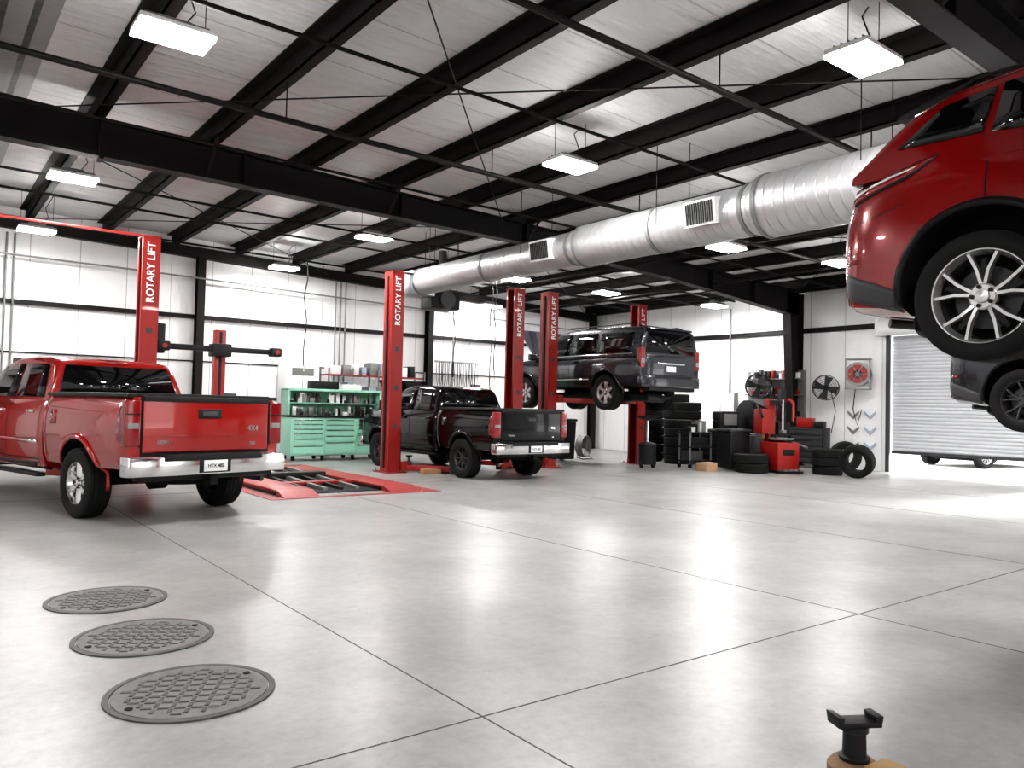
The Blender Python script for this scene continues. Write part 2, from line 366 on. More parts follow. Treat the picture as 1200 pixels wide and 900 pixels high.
# ------------------------------------------------------------------ vehicles
PROF=[(0,0),(.84,0),(.94,.04),(.985,.22),(1,.5),(.992,.72),(.965,.88),(.90,1.0),(.5,1.012),(0,1.016)]
def interp(st,y):
    if y<=st[0][0]: return st[0][1:]
    for i in range(len(st)-1):
        if y<=st[i+1][0]:
            t=(y-st[i][0])/(st[i+1][0]-st[i][0]); return tuple(a+(b2-a)*t for a,b2 in zip(st[i][1:],st[i+1][1:]))
    return st[-1][1:]
def surfW(st):
    def W(y,z):
        zb,zt,w=interp(st,y); t=(z-zb)/(zt-zb); P=PROF[1:8]
        if t<=0: return P[0][0]*w
        for i in range(len(P)-1):
            if t<=P[i+1][1] and P[i+1][1]>P[i][1]:
                u=(t-P[i][1])/(P[i+1][1]-P[i][1]); return w*(P[i][0]+(P[i+1][0]-P[i][0])*max(0,u))
        return P[-1][0]*w
    return W
def ring_loft(name,rings,mat,parent,ang=38):
    n=len(rings[0]); V=[];F=[]
    for r in rings: V+=r
    for i in range(len(rings)-1):
        for k in range(n):
            k2=(k+1)%n; F.append((i*n+k,i*n+k2,(i+1)*n+k2,(i+1)*n+k))
    F.append(tuple(range(n))); F.append(tuple((len(rings)-1)*n+i for i in range(n))[::-1])
    return mk(name,V,F,mat,parent,ang=ang)
def refine(st,maxd=.12):
    out=[]; n=len(st)
    for i in range(n-1):
        a,b2=st[i],st[i+1]; m=max(1,int(math.ceil((b2[0]-a[0])/maxd)))
        for k in range(m):
            t=k/m
            out.append(tuple(a[j]+(b2[j]-a[j])*t for j in range(len(a))))
    out.append(st[-1]); return out
def lower(name,st,mat,parent,arches=(),ar=.5,ang=38,cutin=.6):
    rings=[]
    for (y,zb,zt,w) in refine(st):
        h=zt-zb; half=[(px*w,y,zb+pz*h) for px,pz in PROF]
        rings.append(half+[(-x,yy,z) for x,yy,z in half[1:-1]][::-1])
    o=ring_loft(name,rings,mat,parent,ang)
    for (ya,za) in arches:
        for s in (1,-1):
            c=lathe('cut',[(cutin,ar),(1.4,ar)],under,None,(0,ya,za),'x',40)
            if s<0: c.rotation_euler=(0,0,math.pi)
            bpy.context.view_layer.update()
            m=o.modifiers.new('b','BOOLEAN'); m.operation='DIFFERENCE'; m.solver='EXACT'
            try: m.material_mode='TRANSFER'
            except Exception: pass
            par=o.parent; o.parent=None; m.object=c
            bpy.context.view_layer.update()
            dg=bpy.context.evaluated_depsgraph_get()
            me=bpy.data.meshes.new_from_object(o.evaluated_get(dg))
            o.modifiers.clear(); o.data=me; o.parent=par
            bpy.data.objects.remove(c)
    sharp(o.data,ang)
    return o
def gh_ring(y,zt,z0,w0,sl,ee=.10):
    hw=lambda z:w0-(z-z0)*sl
    h=zt-z0+.02; e=min(ee,h*.5)
    pts=[(0,z0-.02),(hw(z0-.02),z0-.02),(hw(zt-e),zt-e),(hw(zt-e)-e*.22,zt-e*.45),(hw(zt-e)-e*.7,zt-e*.12),(hw(zt-e)-e*1.5,zt),(0,zt+.012)]
    half=[(x,y,z) for x,z in pts]
    return half+[(-x,yy,z) for x,yy,z in half[1:-1]][::-1]
def greenhouse(name,gs,z0,w0,sl,mat,parent):
    rings=[gh_ring(y,zt,z0,w0,sl) for y,zt in refine(gs,.2)]
    return ring_loft(name,rings,mat,parent,50)
def patch(name,c,n,m,X,off,mat,parent,th=.01,sides=(1,-1)):
    for s in sides:
        V=[];F=[]
        for i in range(n+1):
            u=i/n
            for j in range(m+1):
                v=j/m
                y=(c[0][0]*(1-u)+c[1][0]*u)*(1-v)+(c[3][0]*(1-u)+c[2][0]*u)*v
                z=(c[0][1]*(1-u)+c[1][1]*u)*(1-v)+(c[3][1]*(1-u)+c[2][1]*u)*v
                V.append((s*(X(y,z)+off),y,z))
        for i in range(n):
            for j in range(m):
                a=i*(m+1)+j; F.append((a,a+1,a+m+2,a+m+1) if s<0 else (a,a+m+1,a+m+2,a+1))
        o=mk(name,V,F,mat,parent,fix=False)
        if th>0:
            md=o.modifiers.new('s','SOLIDIFY'); md.thickness=th; md.offset=-1
def archring(name,ya,za,r0,r1,X,off,mat,parent,a0=-8,a1=188,th=.03,sides=(1,-1),n=36):
    for s in sides:
        V=[];F=[]
        for i in range(n+1):
            a=rad(a0+(a1-a0)*i/n)
            for r,o_ in ((r0,off),((r0+r1)/2,off+.008),(r1,off*.3)):
                y=ya+r*math.cos(a); z=za+r*math.sin(a)
                V.append((s*(X(y,z)+o_),y,z))
        for i in range(n):
            for j in range(2):
                a=i*3+j; F.append((a,a+1,a+4,a+3) if s<0 else (a,a+3,a+4,a+1))
        o=mk(name,V,F,mat,parent,fix=True,ang=60)
        md=o.modifiers.new('s','SOLIDIFY'); md.thickness=th; md.offset=0
def rquad(name,y0,z0,x0,y1,z1,x1,off,mat,parent,th=.008):
    V=[(-x0,y0+off,z0),(x0,y0+off,z0),(x1,y1+off,z1),(-x1,y1+off,z1)]
    o=mk(name,V,[(0,1,2,3)],mat,parent,fix=False); md=o.modifiers.new('s','SOLIDIFY'); md.thickness=th; md.offset=0
    return o
def tire_prof(R,rim,w):
    h=w/2; P=[(-h*.78,rim-.012),(-h*.92,rim+.01),(-h,rim+.35*(R-rim)),(-h*1.0,rim+.6*(R-rim)),(-h*.93,R-.02),(-h*.84,R-.004)]
    xs=[-.62,-.58,-.56,-.22,-.2,-.17,.17,.2,.22,.56,.58,.62]
    g=[0,1,0,0,1,0,0,1,0,0,1,0]
    for x,q in zip(xs,g): P.append((h*x,R-(.012 if q else 0)))
    P+=[(h*.84,R-.004),(h*.93,R-.02),(h,rim+.6*(R-rim)),(h,rim+.35*(R-rim)),(h*.92,rim+.01),(h*.78,rim-.012)]
    return P
def wheel(parent,loc,R,rim,w,side,n=6,pair=0,mr=chrome,dark=plastic,sw=(.05,.04),nm='wheel',lugs=6,lugtread=True):
    g=grp(nm,loc,0 if side>0 else math.pi,parent)
    lathe('tire',tire_prof(R,rim,w),rubber,g,(0,0,0),'x',56,closed=True,ang=25)
    if lugtread:
        V=[];F=[];K=48
        for i in range(K):
            a=2*math.pi*i/K
            for sx in (-1,1):
                x0,x1=sx*w*.34,sx*w*.46
                c=len(V); t=.35*2*math.pi/K
                for aa in (a-t,a+t):
                    for rr in (R-.02,R+.003):
                        for xx in (x0,x1): V.append((xx,rr*math.cos(aa),rr*math.sin(aa)))
                F+=[tuple(c+j for j in f) for f in ((0,1,3,2),(4,6,7,5),(0,4,5,1),(2,3,7,6),(0,2,6,4),(1,5,7,3))]
        mk('tread_lugs',V,F,rubber,g,smooth=False)
    f=w*.36
    lathe('rim_barrel',[(-w*.4,rim),(-w*.4,rim-.02),(-w*.3,rim-.04),(f-.045,rim-.034)],dgray,g,(0,0,0),'x',56,ang=25,cap=False)
    lathe('rim_lip',[(f-.045,rim-.030),(f-.004,rim-.016),(f+.012,rim-.010),(f+.014,rim-.002),(f+.010,rim+.006),(f-.01,rim+.004)],mr,g,(0,0,0),'x',56,ang=25,closed=True)
    lathe('brake_disc',[(.0,rim*.66),(.0,.05),(.012,.05),(.012,rim*.66)],dgray,g,(-.02,0,0),'x',40,closed=True)
    lathe('wheel_back',[(-w*.3,rim-.03),(-w*.28,0)],under,g,(0,0,0),'x',40)
    def spoke(a,w0,w1,r0,r1,mt,x0,x1,th=.03,sk=0):
        V=[]
        c,s=math.cos(a),math.sin(a)
        c2,s2=math.cos(a+sk),math.sin(a+sk)
        cm,sm=math.cos(a+sk/2),math.sin(a+sk/2)
        for (r,ww,xx,cc,ss) in ((r0,w0,x0,c,s),((r0+r1)/2,(w0+w1)/2*.9,(x0+x1)/2+.006,cm,sm),(r1,w1,x1,c2,s2)):
            for d in (-1,1):
                for dx in (-th,0):
                    q=.75 if dx==0 else 1.15
                    V.append((xx+dx,r*cc-d*ww/2*q*ss,r*ss+d*ww/2*q*cc))
        F=[]
        for i in range(2):
            p=i*4; F+=[(p,p+1,p+5,p+4),(p+1,p+3,p+7,p+5),(p+3,p+2,p+6,p+7),(p+2,p,p+4,p+6)]
        F+=[(0,2,3,1),(8,9,11,10)]
        mk('spoke',V,F,mt,g,ang=30)
    for i in range(n):
        a=2*math.pi*i/n+math.pi/2
        if pair:
            for s in (-1,1): spoke(a+s*pair*.35,sw[0],sw[1],.05,rim-.012,mr,f-.016,f-.004,sk=s*pair*.65)
            spoke(a,.07,.03,.05,rim*.8,dark,f-.028,f-.030)
        else: spoke(a,sw[0],sw[1],.05,rim-.012,mr,f-.016,f-.004)
    lathe('hub',[(f-.05,.075),(f-.018,.075),(f-.010,.065),(f-.010,.04),(f+.002,.036),(f+.006,.0)],mr,g,(0,0,0),'x',28)
    for i in range(lugs):
        a=2*math.pi*(i+.5)/lugs
        lathe('lug_nut',[(-.01,.012),(.012,.012),(.014,.006)],dark,g,(f-.012,.054*math.cos(a),.054*math.sin(a)),'x',8)
    return g
def wheels(g,wb,tr,R,rim,w,z,**k):
    for y in (0,wb):
        for s in (1,-1): wheel(g,(s*tr,y,z),R,rim,w,s,**k)
    cyl('rear_axle',.05,2*tr-.1,(0,0,z),under,g,'x'); lathe('differential',[(-.14,.05),(-.09,.13),(.09,.13),(.14,.05)],under,g,(0,0,z),'x',20)
    cyl('front_axle',.04,2*tr-.1,(0,wb,z),under,g,'x')

RT=Euler((rad(90),0,0))
def pickup(name,loc,rz,paint,S,wb,tr,R,rim,ww,wk,word,hood_open=False,bump=chrome,ts=1.0,bt=chrome):
    g=grp(name,loc,rz); B=grp('bodywork',(0,0,0),0,g,S)
    fy=wb/S[1]; fz=R/S[2]+.02
    bed=[(-1.14,.64,1.36,.96),(-1.12,.61,1.385,.985),(-1.05,.58,1.40,1.0),(0,.56,1.40,1.01),(.9,.56,1.40,1.005),(.95,.57,1.39,.99)]
    cab=[(.98,.50,1.33,.985),(1.03,.48,1.345,1.0),(2.2,.47,1.335,1.01),(3.3,.48,1.31,1.01),(4.0,.5,1.27,1.01),(4.4,.5,1.21,.97),(4.58,.52,1.13,.9),(4.66,.56,1.02,.8)]
    Wb,Wc=surfW(bed),surfW(cab)
    lower('bed',bed,paint,B,[(0,fz)],.49)
    lower('cab_lower',cab,paint,B,[(fy,fz)],.49)
    bxx('bed_gap',(-.93,.94,.6),(.93,.99,1.34),under,B)
    bxx('tonneau_cover',(-.87,-1.08,1.40),(.87,.93,1.435),plastic,B,.012)
    for s in (-1,1): bxx('bed_rail_cap',(s*.86,-1.12,1.385),(s*.955,.94,1.425),plastic,B,.01)
    z0,w0,sl=1.30,.92,.30
    greenhouse('cab_roof',[(1.0,1.35),(1.13,1.78),(1.2,1.85),(1.5,1.89),(2.0,1.905),(2.45,1.89),(2.75,1.83),(3.1,1.6),(3.5,1.31)],z0,w0,sl,paint,B)
    G=lambda y,z:w0-(z-z0)*sl
    patch('front_side_glass',[(2.10,1.37),(3.22,1.37),(2.72,1.77),(2.12,1.80)],4,3,G,.012,glass_dark,B)
    patch('rear_side_glass',[(1.18,1.37),(2.02,1.37),(2.04,1.80),(1.34,1.79)],4,3,G,.012,glass_dark,B)
    rquad('rear_glass',1.005,1.39,.80,1.12,1.78,.68,-.006,glass_dark,B)
    rquad('windshield',3.42,1.38,.84,2.82,1.79,.70,.03,glass_dark,B)
    box('brake_lamp',(.3,.03,.03),(0,1.15,1.83),tail_red,B,.006)
    for y in (1.06,2.07,3.25):
        patch('door_seam',[(y,.52),(y+.012,.52),(y+.012,1.33),(y,1.33)],1,10,Wc,.0015,under,B,0)
    patch('sill_seam',[(1.06,.60),(3.25,.60),(3.25,.612),(1.06,.612)],8,1,Wc,.0015,under,B,0)
    patch('rocker',[(1.0,.47),(3.1,.47),(3.1,.57),(1.0,.57)],8,2,Wc,.008,plastic,B)
    patch('fuel_door',[(.55,1.06),(.72,1.06),(.72,1.22),(.55,1.22)],2,2,Wb,.003,under,B,.004,(-1,))
    patch('fuel_door_face',[(.556,1.066),(.714,1.066),(.714,1.214),(.556,1.214)],2,2,Wb,.005,paint,B,.004,(-1,))
    for y in (1.25,2.25):
        for s in (-1,1):
            bxx('door_handle',(s*(Wc(y,1.2)+.0),y,1.17),(s*(Wc(y,1.2)+.035),y+.2,1.21),bt,B,.01)
    for s in (-1,1):
        bxx('mirror',(s*.97,3.0,1.32),(s*1.24,3.12,1.56),plastic,B,.04,3)
        bxx('running_board',(s*.92,.98,.40),(s*1.03,3.1,.45),plastic,B,.012)
        patch('door_molding',[(1.1,.80),(3.2,.80),(3.2,.84),(1.1,.84)],8,1,Wc,.012,bt,B,.012,(s,))
    archring('rear_fender_flare',0,fz,.485,.54,Wb,.008,paint,B)
    archring('front_fender_flare',fy,fz,.485,.54,Wc,.008,paint,B)
    bxx('tailgate',(-.80,-1.165,.79),(.80,-1.10,1.375),paint,B,.018,3)
    bxx('tailgate_gap',(-.815,-1.152,.76),(.815,-1.12,1.385),under,B)
    bxx('tailgate_crease',(-.76,-1.172,.965),(.76,-1.155,.975),paint,B,.003)
    bxx('tailgate_lip',(-.80,-1.18,1.345),(.80,-1.09,1.405),plastic,B,.012)
    bxx('handle_recess',(-.15,-1.172,1.16),(.15,-1.15,1.27),plastic,B,.012)
    bxx('handle',(-.10,-1.182,1.19),(.10,-1.165,1.24),dgray,B,.008)
    text('badge_left',word[0],.06*ts,(-.55,-1.168,.90),RT,chrome,B,.004)
    text('badge_right',word[1],.085*ts,(.58,-1.168,1.05),RT,chrome,B,.004)
    text('badge_side',word[2],.055*ts,(.58,-1.168,.87),RT,chrome,B,.004)
    for s in (-1,1):
        bxx('tail_lamp',(s*.825,-1.165,.86),(s*1.0,-1.06,1.36),tail_red,B,.02,3)
        bxx('lamp_gap',(s*.815,-1.155,.85),(s*.835,-1.1,1.37),under,B)
        bxx('reverse_lamp',(s*.85,-1.17,1.05),(s*.975,-1.15,1.11),mgray,B,.006)
        bxx('lamp_divider',(s*.83,-1.168,1.20),(s*.995,-1.15,1.212),under,B)
        patch('tail_lamp_wrap',[(-1.14,.88),(-.97,.92),(-.99,1.32),(-1.14,1.36)],3,4,Wb,.006,tail_red,B,.01,(s,))
    prism('rear_bumper',[(-1.02,-1.13),(-1.0,-1.26),(-.6,-1.31),(.6,-1.31),(1.0,-1.26),(1.02,-1.13),(.98,-1.02),(-.98,-1.02)],'z',.54,.755,bump,B,bevel=.02)
    bxx('bumper_step',(-.62,-1.318,.70),(.62,-1.06,.768),plastic,B,.01)
    bxx('plate_recess',(-.20,-1.318,.56),(.20,-1.25,.71),plastic,B,.008)
    bxx('license_plate',(-.15,-1.326,.575),(.15,-1.316,.70),white,B,.003)
    text('plate_text','HTX 482',.055,(0,-1.328,.635),RT,under,B,.001)
    bxx('hitch',(-.05,-1.30,.42),(.05,-.9,.52),under,B); bxx('lower_valance',(-.85,-1.2,.48),(.85,-1.05,.56),plastic,B,.02)
    for s in (-1,1): bxx('frame_rail',(s*.42,-1.0,.42),(s*.52,4.4,.55),under,B)
    cyl('muffler',.11,.7,(.35,.9,.40),dgray,B,'y'); tube('exhaust',[(.35,.6,.4),(.4,0.3,.5),(.75,-.6,.45),(.85,-1.0,.42)],.035,dgray,B)
    cyl('spare_tire',.35,.2,(0,-.62,.50),rubber,B)
    bxx('grille',(-.55,4.58,.75),(.55,4.70,1.08),chrome,B,.03)
    bxx('front_bumper',(-.97,4.45,.45),(.97,4.76,.70),bump,B,.06,3)
    for s in (-1,1): bxx('head_lamp',(s*.6,4.42,.82),(s*.95,4.64,1.08),glass_dark,B,.03)
    if hood_open:
        o=box('raised_hood',(1.5,1.15,.04),(0,3.62,1.66),paint,B,.02); o.rotation_euler=(rad(42),0,0)
    wheels(g,wb,tr,R,rim,ww,R,**wk)
    return g
pickup('pickup_truck_red',(2.49,10.53,0),rad(14.5),red_paint,(.985,1,1.02),3.645,.86,.405,.25,.27,dict(n=6,sw=(.085,.075),mr=chrome,lugtread=False),('SIERRA','4X4','SLE'))
pickup('pickup_truck_black',(9.45,12.75,0),rad(1.5),black_paint,(.92,.915,.96),3.24,.79,.385,.23,.26,dict(n=8,sw=(.035,.025),mr=M('black_alloy',(.06,.06,.06),.35,.5)),('TACOMA','TRD','V6'),hood_open=True,bump=chrome,ts=.7,bt=black_paint)

def suv(name,loc,rz,paint,low,gs,ghp,windows,wb,tr,R,rim,ww,droop,arch,wk,rear,clad=True,hood_open=None,seams=()):
    g=grp(name,loc,rz); B=grp('bodywork',(0,0,0),0,g)
    W=surfW(low); ar,az=arch
    lower('body',low,paint,B,[(0,az),(wb,az)],ar)
    greenhouse('roof_and_pillars',gs,ghp[0],ghp[1],ghp[2],paint,B)
    G=lambda y,z:ghp[1]-(z-ghp[0])*ghp[2]
    for w_ in windows: patch('side_glass',w_,5,3,G,.012,glass_dark,B)
    for y,za,zb in seams: patch('door_seam',[(y,za),(y+.01,za),(y+.01,zb),(y,zb)],1,12,W,.0015,under,B,0)
    for y in (wb*.38,wb*.72):
        for s in (-1,1):
            zt=interp(low,y)[1]-.13
            bxx('door_handle',(s*(W(y,zt)-.005),y-.2,zt),(s*(W(y,zt)+.035),y,zt+.035),paint,B,.01)
    for s in (-1,1):
        my=wb*.86; mz=interp(low,my)[1]
        bxx('mirror',(s*(ghp[1]+.02),my-.1,mz-.02),(s*(ghp[1]+.24),my+.03,mz+.14),paint,B,.035,3)
        tube('roof_rail',[(s*(G(0,gs[4][1])-.1),gs[3][0]+.15,gs[4][1]-.0),(s*(G(0,gs[4][1])-.1),gs[3][0]+.3,gs[4][1]+.05),(s*(G(0,gs[4][1])-.1),wb*.5,gs[4][1]+.06)],.014,plastic,B)
    if clad:
        archring('arch_cladding_rear',0,az,ar-.008,ar+.022,W,.006,plastic,B)
        archring('arch_cladding_front',wb,az,ar-.008,ar+.022,W,.006,plastic,B)
        zb=interp(low,wb/2)[0]
        patch('rocker_cladding',[(ar,zb),(wb-ar,zb),(wb-ar,zb+.15),(ar,zb+.15)],10,3,W,.015,plastic,B)
    else:
        archring('fender_lip_rear',0,az,ar-.006,ar+.03,W,.006,paint,B)
        archring('fender_lip_front',wb,az,ar-.006,ar+.03,W,.006,paint,B)
    rear(B,W,G)
    bxx('underbody',(-.62,-.5,.20),(.62,wb+.3,.34),under,B,.04)
    cyl('muffler',.10,.6,(0.2,-.45,.27),dgray,B,'x')
    tube('exhaust_pipe',[(.3,wb*.7,.2),(.25,.5,.2),(.2,-.4,.25),(.5,-.7,.28)],.03,dgray,B)
    for s in (-1,1):
        beam('control_arm',(s*.3,.25,.25),(s*(tr-.08),0,az-droop-.03),.06,.04,under,B)
        lathe('coil_spring',[(0,.055),(.25,.055)],under,B,(s*.5,0,az-droop),'z',16)
    if hood_open:
        y,z,a,L_=hood_open
        o=box('raised_hood',(1.6,L_,.04),(0,y,z),paint,B,.02); o.rotation_euler=(rad(a),0,0)
    wheels(g,wb,tr,R,rim,ww,az-droop,**wk)
    return g
def cross_rear(B,W,G):
    patch('tail_lamp_surround',[(-.815,.985),(-.39,1.095),(-.235,1.21),(-.785,1.105)],8,3,W,.009,plastic,B,.02)
    patch('tail_lamp',[(-.80,1.00),(-.40,1.11),(-.26,1.20),(-.77,1.09)],8,3,W,.016,tail_red,B,.02)
    patch('tail_lamp_strip',[(-.78,1.05),(-.40,1.135),(-.36,1.152),(-.77,1.072)],6,1,W,.021,white,B,.004)
    patch('rear_bumper_cladding',[(-.87,.42),(-.46,.30),(-.46,.42),(-.87,.59)],8,4,W,.014,dgray,B,.02)
    patch('reflector',[(-.82,.62),(-.72,.62),(-.72,.65),(-.82,.65)],3,1,W,.008,tail_red,B,.006)
    patch('bumper_seam',[(-.86,.84),(-.42,.93),(-.42,.936),(-.86,.846)],8,1,W,.0015,under,B,0)
    bxx('rear_skid',(-.55,-.92,.36),(.55,-.78,.54),plastic,B,.03)
    rquad('tailgate_glass',-.685,1.26,.70,-.44,1.53,.62,-.02,glass_dark,B)
    prism('roof_spoiler',[(-.62,1.56),(-.60,1.585),(-.3,1.665),(-.1,1.675),(-.1,1.62),(-.35,1.54)],'x',-.60,.60,plastic,B,bevel=.01)
    bxx('license_plate',(-.15,-.915,.78),(.15,-.90,.9),white,B)
cross_low=[(-.90,.44,.74,.56),(-.885,.40,.84,.69),(-.85,.36,.97,.78),(-.78,.33,1.09,.845),(-.66,.31,1.19,.88),(-.5,.29,1.24,.90),(-.25,.27,1.25,.912),(.2,.25,1.20,.918),(1,.23,1.11,.91),(2,.23,1.04,.91),(2.6,.25,.99,.9),(3.1,.28,.9,.85),(3.4,.32,.8,.7),(3.5,.4,.7,.5)]
cross_gs=[(-.76,1.18),(-.68,1.29),(-.56,1.43),(-.44,1.54),(-.2,1.63),(.3,1.68),(.9,1.70),(1.4,1.66),(1.8,1.52),(2.5,1.02)]
cross_win=[[(-.50,1.295),(-.02,1.28),(.02,1.55),(-.26,1.51)],[(.03,1.27),(.92,1.17),(.92,1.59),(.06,1.56)],[(.97,1.16),(1.95,1.10),(1.5,1.55),(.97,1.59)]]
cs=[(.02,.86,1.2),(.95,.3,1.1),(1.95,.3,1.03)]
ck=dict(n=5,pair=.30,mr=alu,sw=(.026,.022),lugs=5,lugtread=False)
suv('crossover_suv_red',(5.52,1.83,1.72),math.pi,red2_paint,cross_low,cross_gs,(1.14,.87,.34),cross_win,2.7,.80,.362,.265,.235,.05,(.455,.40),ck,cross_rear,seams=cs)
suv('crossover_suv_gray',(10.95,3.52,1.26),math.pi,gray_paint,cross_low,cross_gs,(1.14,.87,.34),cross_win,2.7,.80,.362,.245,.235,.05,(.43,.40),dict(n=5,pair=.3,mr=dgray,sw=(.026,.022),lugs=5,lugtread=False),cross_rear,seams=cs)
suv('crossover_suv_silver',(26.5,9.5,.0),rad(78),silver_paint,cross_low,cross_gs,(1.14,.87,.34),cross_win,2.7,.80,.362,.245,.235,.0,(.43,.362),ck,cross_rear,seams=cs)
def full_rear(B,W,G):
    for s in (-1,1):
        bxx('tail_lamp',(s*.85,-1.13,.92),(s*.985,-.98,1.36),tail_red,B,.02,3)
        bxx('tail_lamp_clear',(s*.87,-1.14,1.02),(s*.97,-1.12,1.12),mgray,B,.01)
    rquad('rear_glass',-1.105,1.27,.80,-1.045,1.74,.71,-.014,glass_dark,B)
    bxx('tailgate_panel',(-.80,-1.135,.76),(.80,-1.08,1.22),gray_paint,B,.02)
    bxx('chrome_bar',(-.45,-1.15,1.02),(.45,-1.13,1.06),chrome,B,.008)
    bxx('license_plate',(-.15,-1.145,.86),(.15,-1.135,.98),white,B)
    prism('rear_bumper',[(-1.0,-1.0),(-.98,-1.15),(-.7,-1.22),(.7,-1.22),(.98,-1.15),(1.0,-1.0)],'z',.50,.76,gray_paint,B,bevel=.03)
    bxx('bumper_step',(-.6,-1.225,.70),(.6,-1.1,.77),plastic,B,.01)
    bxx('lower_valance',(-.75,-1.19,.42),(.75,-1.0,.52),plastic,B,.03)
    prism('roof_spoiler',[(-1.14,1.80),(-1.13,1.84),(-.8,1.905),(-.8,1.84)],'x',-.70,.70,gray_paint,B,bevel=.008)
    for s in (-1,1):
        patch('side_molding',[(.52,.66),(2.42,.66),(2.42,.69),(.52,.69)],6,1,W,.012,chrome,B,.01,(s,))
        patch('window_trim',[(-.85,1.235),(2.3,1.235),(2.3,1.255),(-.85,1.255)],10,1,G,.012,chrome,B,.01,(s,))
full_low=[(-1.12,.58,1.14,.95),(-1.10,.54,1.20,.99),(-1.04,.5,1.22,1.005),(0,.46,1.225,1.012),(2.9,.46,1.2,1.012),(3.5,.46,1.15,1.0),(3.88,.5,1.08,.93),(4.03,.56,1.0,.82)]
full_gs=[(-1.11,1.25),(-1.075,1.60),(-1.055,1.79),(-.98,1.86),(-.3,1.89),(.8,1.90),(1.5,1.87),(1.85,1.78),(2.6,1.22)]
full_win=[[(-.84,1.27),(.22,1.27),(.22,1.75),(-.80,1.73)],[(.36,1.27),(1.14,1.27),(1.14,1.76),(.36,1.76)],[(1.28,1.27),(2.25,1.27),(1.78,1.72),(1.28,1.76)]]
suv('full_size_suv_gray',(13.62,12.98,1.42),0,gray_paint,full_low,full_gs,(1.2,.97,.22),full_win,2.946,.86,.40,.26,.27,.05,(.46,.42),dict(n=6,sw=(.085,.075),mr=alu),full_rear,clad=False,hood_open=(3.1,1.62,50,1.1),seams=[(.28,.5,1.2),(1.2,.5,1.2),(2.25,.5,1.2)])

# ------------------------------------------------------------------ two-post lifts
VT=Matrix(((0,-1,0),(0,0,-1),(1,0,0))).to_euler()
def lift(x1,x2,y,h,az,pads,txt=True,top=lift_red,th=.05,blocks=False):
    g=grp('two_post_lift',(0,0,0))
    for i,(x,s) in enumerate(((x1,1),(x2,-1))):
        prism('post_channel',[(x-s*.14,y-.17),(x+s*.14,y-.17),(x+s*.14,y-.11),(x+s*.12,y-.11),(x+s*.12,y-.15),(x-s*.12,y-.15),(x-s*.12,y+.15),(x+s*.12,y+.15),(x+s*.12,y+.11),(x+s*.14,y+.11),(x+s*.14,y+.17),(x-s*.14,y+.17)],'z',.02,h,lift_red,g)
        bxx('base_plate',(x-.24,y-.30,0),(x+.24,y+.30,.02),lift_red,g)
        for dx in (-.19,.19):
            for dy in (-.25,.25): cyl('anchor_bolt',.014,.05,(x+dx,y+dy,.04),mgray,g,seg=6)
        for dy in (-.2,.2): prism('gusset',[(x-.12,.02),(x+.12,.02),(x+.1,.2),(x-.1,.2)],'y',y+dy-.008,y+dy+.008,lift_red,g)
        bxx('top_cap',(x-.15,y-.18,h-.03),(x+.15,y+.18,h),lift_red,g,.008)
        bxx('carriage',(x-.10,y-.12,az-.02),(x+.19*s+.0,y+.12,az+.75) if s>0 else (x+.10,y+.12,az+.75),plastic,g,.01)
        bxx('arm_bracket',(x+s*.13,y-.25,az-.06),(x+s*.28,y+.25,az+.12),lift_red,g,.01)
        if txt: text('maker_lettering','ROTARY LIFT',.17,(x,y-.176,h-.62),VT,white,g,.002)
        bxx('hydraulic_hose_guard',(x-s*.17,y-.03,.1),(x-s*.14,y+.03,h-.1),plastic,g)
        for zz in (.9,1.7,2.5): bxx('warning_label',(x-.05,y-.173,zz),(x+.05,y-.171,zz+.09),dgray,g)
    bxx('overhead_beam',(x1,y-th,h-.01),(x2,y+th,h-.01+th*1.2),top,g,.006)
    for s,x in ((1,x1),(-1,x2)):
        for py,px in pads:
            X=(x1+x2)/2-s*px
            a=(x+s*.22,y+(.12 if py>y else -.12),az+.0); b2=(X,py,az+.0)
            beam('swing_arm',a,b2,.13,.11,lift_red,g,.008)
            m=Vector(a).lerp(Vector(b2),.55)
            beam('arm_extension',m,b2,.10,.08,plastic,g,.006)
            cyl('pad_screw',.035,.14,(X,py,az+.08),mgray,g); cyl('lift_pad',.07,.03,(X,py,az+.16),plastic,g)
    if blocks:
        bxx('wood_block',(x1+.34,y-.82,0),(x1+.74,y-.65,.1),wood,g,.006); bxx('wood_block_b',(x1+.44,y-.62,0),(x1+.79,y-.50,.1),wood,g,.006)
    return g
lift(-.25,3.12,14.25,4.14,.10,[(13.3,.55),(15.6,.5)],th=.03)
lift(7.91,11.10,14.4,4.16,.10,[(13.6,.62),(15.3,.62)],top=steel,th=.03,blocks=True)
lift(12.05,15.12,14.3,4.16,1.60,[(13.75,.5),(15.5,.5)],top=steel,th=.04)
lift(3.75,7.3,.45,4.14,1.74,[(1.2,.55),(-.45,.55)])
lift(9.2,12.7,2.1,4.14,1.28,[(2.75,.55),(1.3,.55)])

